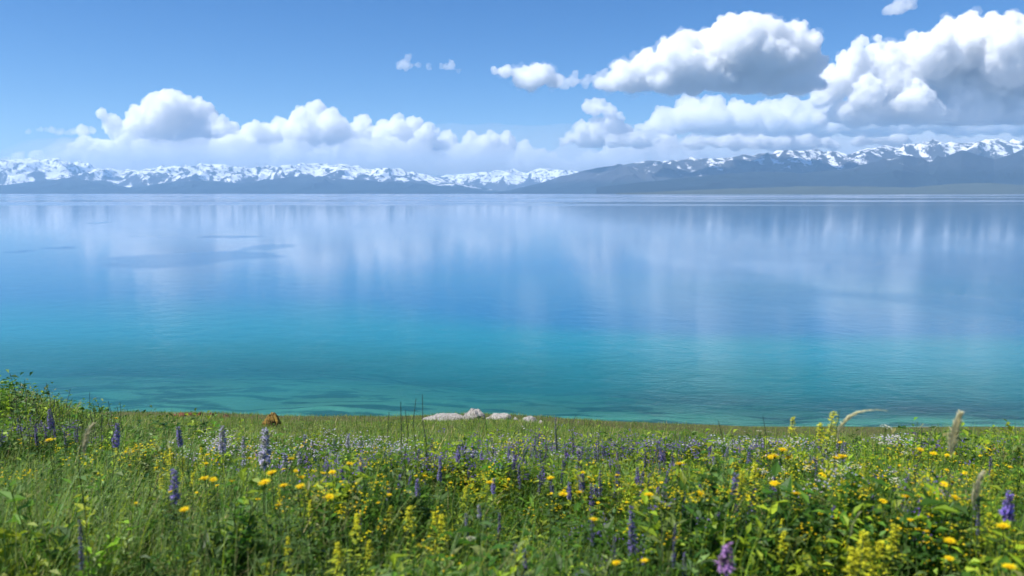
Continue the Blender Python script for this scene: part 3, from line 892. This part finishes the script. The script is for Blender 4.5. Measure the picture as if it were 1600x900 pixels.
    # feathery grass panicle; rises from the origin and nods along +x
    def plume(seed, L, R, arch, n, col):
        rr = random.Random(seed); m = MB(); pts = []
        for i in range(9):
            t = i / 8
            pts.append((arch * L * t ** 2.2, 0, L * (t - .45 * abs(arch) * t ** 3)))
        pts = np.array(pts); m.tube(pts, list(np.linspace(.0016, .0006, 9)), 4)
        for i in range(n):
            t = rr.uniform(.04, 1.0); k = min(int(t * 8), 7); f = t * 8 - k
            p = pts[k] * (1 - f) + pts[k + 1] * f; ax = pts[k + 1] - pts[k]; ax /= np.linalg.norm(ax)
            d = unit_dir(rr.uniform(0, 6.28), rr.uniform(-.2, .5)) * .55 + ax
            l = R * (1 - .55 * t) * (.35 + .65 * min(1, t * 5)) * rr.uniform(.6, 1.25)
            m.leaf(p, d, l, l * .17, .1, .2, np.ones(3) * rr.uniform(.8, 1.15))
        return finish(m.mesh('panicle', col), 'dry')
    P['plume'] = [plume(1, .18, .062, .14, 520, (.70, .66, .42)), plume(2, .20, .030, .95, 460, (.62, .60, .36)), plume(3, .15, .040, .25, 360, (.58, .55, .36)), plume(4, .12, .02, .3, 200, (.42, .44, .20))]
    # umbel of small white flowers
    def umbel(seed, col, R=.03):
        rr = random.Random(seed); m = MB()
        for i in range(16):
            a = i * 2.4; q = R * math.sqrt(i / 16)
            c = np.array([math.cos(a) * q, math.sin(a) * q, -.35 * q * q / R + rr.uniform(-.003, .003)])
            m.tube([(0, 0, -R), tuple(c)], [.0007, .0005], 3, (.2, .35, .1))
            for j in range(5):
                m.leaf(c, unit_dir(j * 1.257 + i, .25), .006, .005, .1, .1, np.ones(3) * rr.uniform(.85, 1.1))
        return finish(m.mesh('flower_head', col), 'petal')
    P['umbel'] = [umbel(k, (.68, .66, .50)) for k in range(2)]
    P['umbel_lilac'] = [umbel(k + 3, (.52, .46, .62), .026) for k in range(2)]
    # yellow-green flowering top
    def yellow_top(seed, col):
        rr = random.Random(seed); m = MB()
        for i in range(70):
            t = rr.random(); a = rr.uniform(0, 6.28); q = .032 * (1 - .7 * t) * math.sqrt(rr.random())
            c = np.array([math.cos(a) * q, math.sin(a) * q, -.11 * (1 - t)])
            for j in range(3):
                m.leaf(c, unit_dir(j * 2.1 + i, rr.uniform(-.1, .7)), .009, .007, .1, .1, np.ones(3) * rr.uniform(.75, 1.2))
        return finish(m.mesh('blossom_cluster', col), 'petal')
    P['yellow_top'] = [yellow_top(k, (.62, .60, .03)) for k in range(3)]
    return P

N_PLANT = [0]
def plant(P, name, cat, label, group, px, py, H, head, stem='stem', leaves='leaves', size=1.0, lean=None, rz=None, at_y=None, leaf_s=1.0):
    """one plant: stands on the slope so that its top shows at a photo pixel; H is its height in metres (at_y: distance instead)"""
    rr = random.Random(N_PLANT[0] * 7 + 13); N_PLANT[0] += 1
    if at_y is not None:
        p = ray(px, py) * at_y + np.array([0, 0, EYE])
    else:
        p = on_ray(px, py, H)
    if p is None: return None
    gz = float(land_z(p[0], p[1])) - .01
    H = max(.05, p[2] - gz)
    root = bpy.data.objects.new(name, None); COL.objects.link(root); root.empty_display_size = .05
    ln = lean if lean is not None else (rr.gauss(0, .07), rr.gauss(0, .07))
    root.location = (p[0] - ln[1] * H, p[1] + ln[0] * H, gz)
    root.rotation_euler = (ln[0], ln[1], 0)
    tag(root, label, cat, group)
    yaw = rr.uniform(0, 6.28) if rz is None else rz
    if stem: part('stem', rr.choice(P[stem]), root, (0, 0, 0), (1, 1, H), yaw)
    if leaves: part('leaves', rr.choice(P[leaves]), root, (0, 0, 0), (leaf_s, leaf_s, H * .92), yaw)
    if head:
        me = rr.choice(P[head]) if isinstance(head, str) else head
        s = size * rr.uniform(.92, 1.08)
        h = part(me.name.split('.')[0], me, root, (0, 0, H if not me.name.startswith('panicle') else H - .12 * s), (s, s, s), yaw, rr.uniform(-.3, .25) if me.name.startswith('flower_head') else 0)
        if me in P['daisy']:
            part('disc', rr.choice(P['disc']), h)
    return root

LANDMARKS = [('the leftmost stalk of the hump', 15, 590), ('the second stalk of the hump', 38, 600), ('the third stalk of the hump', 72, 606), ('the fourth stalk of the hump', 110, 614), ('the rightmost stalk of the hump', 140, 620), ('the slim yellow herb', 1240, 655), ('the white umbel at the water', 1385, 668), ('the dark stalk right of centre', 1122, 658), ('the pale stalk right of centre', 1192, 652), ('the brown boulder', 421, 655), ('the tallest white boulder', 741, 646), ('the rightmost white boulder', 827, 655), ('the tall thin stalks', 640, 650), ('the large pale lilac spike', 414, 692), ('the left daisy cluster', 440, 750),
             ('the hazy violet spike at left', 272, 755), ('the lone daisy at lower left', 288, 800), ('the clear violet spike at left', 183, 682), ('the grassy hump', 60, 620), ('the lilac white drift', 590, 692), ('the short violet head at centre', 717, 712),
             ('the tall dark violet spike', 868, 684), ('the bushy yellow daisy', 1014, 775), ('the single high daisy', 1062, 724), ('the right daisy cluster', 1222, 710), ('the leaning violet spikes', 1165, 765), ('the drooping grass plume', 1320, 640),
             ('the upright grass plume', 1490, 670), ('the bushy yellow green herb', 1350, 850), ('the bright violet spike at right', 1578, 792), ('the violet and pink flower', 1138, 873), ('the pinkish white flower', 736, 840), ('the dark withered spike', 125, 840),
             ('the corner daisy at bottom right', 1577, 886), ('the violet spikes at right', 1430, 778), ('the daisies right of the right cluster', 1312, 713), ('the centre daisy', 765, 754), ('the daisy row right of centre', 890, 770)]
SEEN = {}
def where(what, px, py):
    """a phrase that singles the plant out by its nearest landmark"""
    nm, lx, ly = min(LANDMARKS, key=lambda l: (l[1] - px) ** 2 + ((l[2] - py) * 1.6) ** 2)
    dx, dy = px - lx, (py - ly) * 1.6
    side = 'left' if dx < 0 else 'right'
    d = side + ' of' if abs(dx) > 2.2 * abs(dy) else ('above' if dy < 0 else 'below') if abs(dy) > 2.2 * abs(dx) else ('above ' if dy < 0 else 'below ') + side + ' of'
    k = SEEN.get((what, nm, d), 0); SEEN[(what, nm, d)] = k + 1
    o = ['', 'second ', 'third ', 'fourth ', 'fifth ', 'sixth ', 'seventh ', 'eighth ', 'ninth ', 'tenth ', 'eleventh ', 'twelfth ', 'thirteenth ', 'fourteenth '][min(k, 13)]
    return f'{o}{what} {d} {nm}'

def build_flowers():
    P = make_protos()
    # distinctive violet spikes: (px, py of the tip, distance, head, size, label)
    for (px, py, y, hd, s, lab) in (
        (183, 662, 4.2, 'vio', 1.05, 'blue violet flower spike standing clear of the grass at left'),
        (278, 668, 4.4, 'vio', .9, 'slender blue violet spike left of the brown boulder'),
        (77, 640, 4.6, 'vio', 1.0, 'violet spike against the grassy hump at far left'),
        (272, 735, 3.0, 'vio', 1.0, 'hazy violet spike above the lone yellow daisy at lower left'),
        (414, 672, 4.0, 'vio_pale', 1.35, 'large pale lilac flower spike just below the brown boulder'),
        (347, 668, 4.4, 'vio_pale', 1.0, 'pale lilac flower spike left below the brown boulder'),
        (717, 697, 4.6, 'vio', .8, 'short violet flower head below the white boulders'),
        (655, 702, 4.8, 'vio', .8, 'violet flower head beside the tall thin stalks'),
        (868, 655, 5.6, 'vio_slim', 1.2, 'tall dark violet spike alone below the rightmost white boulder'),
        (838, 676, 5.4, 'vio_mid', 1.2, 'dark violet spike next to the tallest dark spike, on its left'),
        (935, 680, 5.6, 'vio_slim', 1.0, 'slim dark violet spike right of centre near the crest'),
        (905, 700, 4.6, 'vio_mid', 1.3, 'long violet spike above the yellow daisies right of centre'),
        (1138, 852, 2.05, 'vio_pink', 1.0, 'bright violet and pink flower head at the bottom edge, right of centre'),
        (1578, 770, 2.5, 'vio_vivid', 1.05, 'bright violet flower spike at the right edge'),
        (1530, 778, 2.6, 'vio_slim', .75, 'small dark flower spike beside the bright violet one at right'),
        (986, 792, 2.7, 'vio_mid', 1.2, 'pale violet spike with long stem in the lower middle right'),
        (925, 810, 2.7, 'vio_mid', .7, 'small violet spike under an orange yellow daisy, lower centre'),
        (1055, 820, 2.5, 'vio_slim', .75, 'dark slender spike at the bottom right of centre'),
        (1150, 742, 3.3, 'vio', .9, 'leaning violet spike right of centre below the yellow daisies'),
        (1180, 765, 3.2, 'vio', .8, 'leaning violet spike lower beside its violet neighbour'),
        (1418, 745, 3.3, 'vio_mid', 1.2, 'violet spike below a yellow daisy in the right half'),
        (1440, 778, 3.0, 'vio_mid', 1.1, 'lower violet spike in the right half, under the daisies'),
        (125, 815, 2.3, 'vio_slim', .8, 'dull dark withered flower spike in the lower left foreground'),
        (748, 790, 3.1, 'vio_pale', .35, 'small pale lilac flower in the centre foreground'),
    ):
        plant(P, 'violet_flower_spike', 'flower', lab, 'violet flower spikes in the meadow', px, py, None, hd, size=s * .92, at_y=y)
    # distinctive yellow daisies: (px, py, distance, size, label)
    for (px, py, y, s, lab) in (
        (413, 754, 2.75, 1.1, 'large yellow daisy, biggest of the cluster at left centre'), (424, 737, 2.9, 1.0, 'yellow daisy at the top of the left centre cluster'),
        (443, 759, 2.8, .95, 'yellow daisy in the middle of the left centre cluster'), (469, 759, 2.8, .85, 'yellow daisy at the right of the left centre cluster'),
        (455, 717, 3.1, .8, 'yellow daisy raised above the left centre cluster'), (462, 735, 3.0, .6, 'small yellow daisy inside the left centre cluster'), (471, 745, 3.0, .7, 'small yellow daisy at the right end of the cluster at left'),
        (288, 796, 2.5, .8, 'lone yellow daisy at lower left below the hazy violet spike'), (319, 745, 2.9, .95, 'left one of two yellow daisies touching at left'), (333, 748, 2.9, .85, 'right one of two yellow daisies touching at left'),
        (515, 776, 2.8, .9, 'yellow daisy right of the left cluster, lower down'), (519, 738, 3.1, .8, 'yellow daisy right of the left cluster, level with it'), (546, 724, 3.2, .8, 'orange yellow daisy between the left cluster and centre'),
        (77, 687, 3.9, .9, 'yellow daisy near the left edge under the violet spikes'), (182, 652, 4.6, .6, 'tiny orange daisy above the violet spike at left'),
        (390, 716, 3.3, .7, 'small yellow daisy above left of the left cluster'), (362, 752, 2.9, .5, 'tiny yellow daisy left of the left cluster'), (435, 789, 2.6, .7, 'yellow daisy below the left cluster'),
        (860, 747, 3.2, .95, 'yellow daisy left of the yellow drift, right of centre'), (765, 754, 3.1, .85, 'yellow daisy in the centre of the meadow'), (880, 772, 2.9, .9, 'yellow daisy in the row right of centre'), (905, 768, 3.0, .8, 'second yellow daisy in the row right of centre'),
        (1014, 772, 2.8, 1.1, 'bushy yellow daisy right of centre, largest nearby'), (1062, 724, 3.0, 1.0, 'single yellow daisy standing above the others right of centre'), (928, 811, 2.6, .8, 'orange yellow daisy on top of a violet spike, lower centre'),
        (963, 879, 2.2, .7, 'yellow daisy at the bottom edge right of centre'), (1007, 874, 2.2, .6, 'small orange daisy at the bottom edge right of centre'), (1095, 769, 2.8, .85, 'yellow daisy left of the leaning violet spikes'),
        (1223, 703, 3.2, 1.05, 'topmost yellow daisy of the right cluster'), (1210, 712, 3.2, 1.0, 'left yellow daisy of the right cluster'), (1232, 711, 3.2, 1.0, 'right yellow daisy of the right cluster'), (1204, 714, 3.3, .8, 'outer left yellow daisy of the right cluster'),
        (1210, 752, 2.9, .9, 'yellow daisy below the right cluster'), (1244, 770, 2.8, .95, 'yellow daisy with dark centre below the right cluster'), (1316, 712, 3.2, 1.05, 'yellow daisy right of the right cluster'), (1306, 714, 3.3, .8, 'yellow daisy partly behind its neighbour, right of the right cluster'),
        (1438, 702, 3.4, .8, 'yellow daisy below the upright grass plume'), (1458, 709, 3.3, .9, 'yellow daisy pair member below the upright grass plume'), (1417, 775, 2.7, 1.0, 'yellow daisy in front of the violet spikes at right'),
        (1493, 776, 2.7, .95, 'yellow daisy standing left of the bright violet spike at right'), (1567, 821, 2.4, 1.05, 'yellow daisy under the bright violet spike at the right edge'), (1484, 845, 2.3, 1.0, 'yellow daisy in the lower right foreground'),
        (1483, 873, 2.2, .7, 'small yellow daisy at the bottom right'), (1577, 886, 2.1, .95, 'yellow daisy in the bottom right corner'), (1475, 757, 3.0, .8, 'yellow daisy in the drift at right'), (1380, 783, 2.8, .8, 'yellow daisy left of the violet spikes at right'), (1422, 812, 2.6, .6, 'small yellow daisy low between the stalks at right'),
    ):
        plant(P, 'yellow_daisy', 'flower', lab, 'yellow daisies in the meadow', px, py, None, 'daisy', size=s * .9, at_y=y)
    # the many smaller ones
    rr = random.Random(21)
    def near_first(pts):
        return sorted(pts, key=lambda p: min((l[1] - p[0]) ** 2 + ((l[2] - p[1]) * 1.6) ** 2 for l in LANDMARKS))
    def many(n, x0, x1, y0, y1, head, name, what, h0, h1, s0, s1, stem='stem', leaves='leaves'):
        pts = near_first([(rr.uniform(x0, x1), rr.uniform(y0, y1)) for _ in range(n)])
        plural = what.replace('daisy', 'daisie') + 's'
        for i in range(n):
            px, py = pts[i]
            plant(P, name, 'flower', where(what, px, py), plural, px, py, rr.uniform(h0, h1), head, stem=stem, leaves=leaves, size=rr.uniform(s0, s1))
    S = 'violet_flower_spike'
    many(40, 760, 1030, 672, 716, 'vio_slim', S, 'slender dark violet spike', .24, .38, .75, 1.15)
    many(36, 940, 1330, 680, 716, 'vio_mid', S, 'small violet spike', .22, .34, .75, 1.1)
    many(24, 620, 900, 690, 745, 'vio_mid', S, 'small violet spike', .24, .36, .6, 1.0)
    many(12, 0, 130, 650, 682, 'vio_mid', S, 'small violet spike', .28, .42, .6, 1.0)
    many(16, 330, 560, 672, 725, 'vio_pale', S, 'pale lilac spike', .24, .36, .4, .75)
    many(30, 900, 1600, 705, 810, 'vio_mid', S, 'small violet spike', .30, .42, .7, 1.05)
    many(9, 560, 1130, 790, 880, 'vio_mid', S, 'small violet spike', .30, .42, .5, .8)
    many(34, 560, 1320, 688, 765, 'vio', S, 'dusty violet spike', .32, .42, .45, .72)
    Y = 'yellow_daisy'
    many(24, 180, 560, 690, 790, 'daisy', Y, 'small yellow daisy', .26, .40, .35, .65)
    many(34, 820, 1260, 725, 800, 'daisy', Y, 'small yellow daisy', .28, .40, .35, .65)
    many(40, 1260, 1600, 690, 830, 'daisy', Y, 'small yellow daisy', .28, .42, .4, .7)
    many(12, 560, 800, 725, 790, 'daisy', Y, 'small yellow daisy', .28, .40, .35, .6)
    U = 'white_umbel'
    for (px, py, y, s, lab) in ((736, 839, 2.5, .6, 'single small pinkish white flower in the lower centre'), (1385, 665, 4.2, 1.0, 'white umbel against the water in the right half'), (905, 700, 4.4, .5, 'tiny white umbel right of centre')):
        plant(P, U, 'flower', lab, 'white umbels', px, py, None, 'umbel', size=s, at_y=y)
    many(22, 1170, 1420, 672, 750, 'umbel', U, 'white umbel flower', .28, .40, .6, 1.1)
    many(14, 540, 650, 680, 704, 'umbel_lilac', U, 'lilac white umbel flower', .14, .24, .5, .9)
    # yellow-green flowering herbs
    for (px, py, y, s, lf, lab) in (
        (1303, 643, 3.4, 1.2, 1.2, 'tall yellow green flowering herb at the foot of the drooping grass plume'), (1280, 655, 3.6, .9, 1.0, 'yellow green herb with rounded top beside the drooping plume'), (1240, 650, 3.8, .75, .8, 'slim yellow flowering herb left of the drooping plume'),
        (1350, 830, 2.3, 1.2, 1.3, 'bushy bright yellow green herb at the lower right'), (1375, 845, 2.3, 1.1, 1.3, 'bright yellow green herb right beside the bushy one at lower right'), (1335, 855, 2.2, 1.1, 1.3, 'bright yellow green herb low left of the bushy one at lower right'),
        (1400, 818, 2.5, .9, 1.1, 'yellow green herb leaning right at the lower right'), (1545, 800, 2.6, .9, 1.1, 'yellow green herb under the bright violet spike'), (690, 805, 2.8, .9, 1.3, 'yellow green leafy herb in the centre foreground'),
        (640, 790, 2.9, .8, 1.3, 'yellow green leafy herb left of the centre foreground'), (560, 800, 2.8, .8, 1.3, 'yellow green leafy herb right of the left daisies'), (1180, 725, 3.2, .9, 1.2, 'pale yellow green herb left of the right daisy cluster'), (1160, 735, 3.2, .9, 1.2, 'pale yellow green herb above the leaning violet spikes')):
        plant(P, 'yellow_green_herb', 'plant', lab, 'yellow green flowering herbs', px, py, None, 'yellow_top', leaves='leaves_yel', size=s, at_y=y, leaf_s=lf)
    for i in range(40):
        px, py = rr.choice([(rr.uniform(1150, 1600), rr.uniform(690, 880)), (rr.uniform(420, 760), rr.uniform(740, 870)), (rr.uniform(180, 330), rr.uniform(690, 740))])
        plant(P, 'yellow_green_herb', 'plant', where('low yellow green herb', px, py), 'low yellow green herbs', px, py, rr.uniform(.3, .42), 'yellow_top', leaves='leaves_yel', size=rr.uniform(.5, .9), leaf_s=rr.uniform(.8, 1.3))
    # feathery grasses
    pl = P['plume']
    for (px, py, y, me, s, rz, lab) in (
        (1312, 640, 3.1, pl[1], 1.0, .15, 'grass plume drooping to the right against the water'), (1490, 668, 2.9, pl[0], .95, .3, 'large upright feathery grass plume against the water at right'),
        (1525, 745, 2.6, pl[2], .9, .4, 'thin feathery grass plume right of the large upright one'), (130, 668, 3.0, pl[2], 1.0, .2, 'faint feathery grass plume at the left'), (1333, 795, 2.5, pl[3], .8, .2, 'small straw grass plume in the right foreground'),
        (1434, 658, 4.4, pl[3], .9, .0, 'thin pale grass ear left of the large upright plume'), (1456, 664, 4.4, pl[3], .8, .1, 'thin pale grass ear directly beside the large upright plume'), (300, 690, 3.4, pl[3], .9, .3, 'small straw grass plume at left')):
        plant(P, 'feather_grass', 'grass', lab, 'feathery grass plumes', px, py, None, me, leaves=None, size=s, at_y=y, rz=rz, lean=(0, .03))
    # tall thin stalks standing out against the water
    for (px, py, y, lab) in (
        (626, 628, 4.3, 'tall thin green stalk left of the white boulders, second from left'), (650, 622, 4.4, 'tall thin green stalk beside the white boulders, fourth from left'), (660, 616, 4.5, 'tallest thin green stalk nearest the white boulders'),
        (608, 644, 4.4, 'short thin green stalk, leftmost of the group beside the white boulders'), (633, 640, 4.2, 'short thin green stalk in the middle of the group beside the white boulders'), (1122, 655, 4.2, 'dark green stalk rising over the crest right of centre'),
        (1192, 648, 4.4, 'pale green stalk rising over the crest left of the yellow herbs'), (15, 582, 6.6, 'tallest leafy stalk on the grassy hump at the left edge'), (38, 592, 6.8, 'second leafy stalk on the grassy hump'), (72, 598, 7.0, 'third leafy stalk on the grassy hump'),
        (110, 606, 7.2, 'fourth leafy stalk on the grassy hump'), (140, 612, 7.4, 'rightmost leafy stalk on the grassy hump'), (900, 648, 8.0, 'tiny stalk on the crest right of the white boulders'), (1440, 668, 5.0, 'dark stalk on the crest at right')):
        plant(P, 'tall_stalk', 'plant', lab, 'tall thin stalks', px, py, None, None, stem='stem_dark', leaves='leaves_bud', at_y=y, leaf_s=.9)
    n = 0
    for i in range(26):
        px = rr.uniform(0, 190); py = 612 + px * .14 + rr.uniform(-12, 14)
        plant(P, 'tall_stalk', 'plant', where('short leafy stalk on the hump,', px, py), 'short stalks on the grassy hump', px, py, None, None, stem='stem_dark', leaves='leaves_bud', at_y=rr.uniform(6.6, 8.2), leaf_s=1.3)
    for i in range(16):
        px = rr.uniform(1060, 1600); py = rr.uniform(664, 682)
        plant(P, 'tall_stalk', 'plant', where('short stalk along the crest', px, py), 'short stalks along the crest at right', px, py, None, None, stem='stem', leaves='leaves_bud', at_y=rr.uniform(4.2, 6.5), leaf_s=.9)

# ------------------------------------------------------------------ boulders
def rock(name, px, py_top, y, wx, hz, dy, col_a, col_b, label, cat, seed, group=None, rz=0.0, strat=0.0):
    v, f = _ico(5)
    rr = np.random.default_rng(seed)
    n = v.copy()
    o = rr.normal(size=3) * 9
    cut = np.zeros(len(v))
    for k in range(9):                                        # broken facets
        d = rr.normal(size=3); d /= np.linalg.norm(d); c = rr.uniform(.62, .92)
        over = np.maximum(v @ d - c, 0)
        v = v - over[:, None] * d[None] * .85
    nz = .16 * fbm(np.stack([n[:, 0] * 1.7 + o[0] + n[:, 2] * 1.1, n[:, 1] * 1.7 + o[1] - n[:, 2] * 1.3], -1), 5, .55)
    nz += .05 * fbm(np.stack([n[:, 0] * 7 + n[:, 2] * 5 + o[2], n[:, 1] * 7 - n[:, 2] * 6], -1), 3)
    v = v * (1 + nz)[:, None]
    v = v * np.array([wx / 2, dy / 2, hz])
    v[:, 2] = np.where(v[:, 2] < 0, v[:, 2] * .35, v[:, 2])
    ct, st = math.cos(rz), math.sin(rz)
    v = np.stack([v[:, 0] * ct - v[:, 1] * st, v[:, 0] * st + v[:, 1] * ct, v[:, 2]], -1)
    me = mesh_from(name, v, f, False)
    s = NT('boulder stone'); g = s.n('ShaderNodeTexCoord').outputs['Object']
    n1 = s.noise(7.0, 6, .65, g); n2 = s.noise(34.0, 5, .7, g)
    c = s.mix(s.maprange(n1, .35, .65), col_a, col_b); c = s.mix(s.maprange(n2, .5, .68), c, tuple(q * .45 for q in col_b))
    b = s.n('ShaderNodeBsdfPrincipled', Roughness=.9); s.set(b, 'Base Color', c); s.set(b, 'Specular IOR Level', .2); s.set(b, 'Normal', s.bump(n2, .8, .03))
    s.surf(b.outputs[0])
    p = ray(px, py_top) * y
    top = p[2] + EYE
    gz = float(land_z(p[0], p[1]))
    o = link(name, me, s.m, loc=(p[0], p[1], max(gz - .02, top - hz)))
    return tag(o, label, cat, group)

def build_rocks():
    W1, W2 = (.42, .395, .36), (.29, .265, .24)
    G = 'white boulders on the crest'
    u = 23.2 / FPX
    rock('white_boulder', 741, 639.5, 23.2, 37 * u, 17 * u, .62, W1, W2, 'rounded white boulder, tallest of the row above the water', 'boulder', 1, G)
    rock('white_boulder', 694, 647, 23.2, 66 * u, 9 * u, .7, W1, W2, 'long flat white boulder at the left end of the row', 'boulder', 2, G, .1)
    rock('white_boulder', 781, 645, 23.2, 36 * u, 10 * u, .5, W1, W2, 'low white boulder right next to the tallest one', 'boulder', 3, G, .2)
    rock('white_boulder', 827, 651.5, 23.2, 28 * u, 9 * u, .5, W1, W2, 'small white boulder at the right end of the row', 'boulder', 4, G)
    for i, (px, py, w) in enumerate(((718, 650, 9), (764, 650, 8), (806, 652, 9), (845, 657, 7), (664, 652, 8))):
        rock('pale_stone', px, py, 23.1, w * u * 1.2, 7 * u, .16, W1, W2, ['small pale stone wedged left of the tallest white boulder', 'small pale stone wedged right of the tallest white boulder', 'small pale stone between the two right white boulders', 'small pale stone at the far right of the boulder row', 'small pale stone at the far left of the boulder row'][i], 'stone', 70 + i, 'small stones among the white boulders')
    u = 16.5 / FPX
    rock('brown_boulder', 421.5, 645.5, 16.5, 33 * u, 24 * u, .42, (.36, .235, .045), (.08, .048, .024), 'brown and ochre boulder alone on the meadow edge at left', 'boulder', 7)
    u = 23 / FPX
    for i, (px, py, w) in enumerate(((272, 649.5, 14), (284, 650, 18), (298, 650.5, 12), (312, 650, 9), (330, 651, 8), (352, 650.5, 9))):
        rock('red_stone', px, py - 3.5, 23.6, w * 1.25 * u, 9 * u, .3, (.26, .09, .045), (.20, .12, .08), ['first', 'second', 'third', 'fourth', 'fifth', 'last'][i] + ' low reddish stone from the left on the crest left of the brown boulder', 'stone', 30 + i, 'low reddish stones on the crest')
    for i, (px, py, w) in enumerate(((1392, 682, 16), (1372, 684, 10), (1350, 685, 9))):
        rock('pale_stone', px, py, 16.5, w * .011, .055, .16, W1, W2, ['largest low pale stone on the right crest below the grass plumes', 'middle one of three low pale stones on the right crest', 'leftmost of three low pale stones on the right crest'][i], 'stone', 50 + i, 'low pale stones at right')

# ------------------------------------------------------------------ build
build_ground()
build_lake()
build_mountains()
build_clouds()
build_haze()
build_meadow()
build_rocks()
build_flowers()
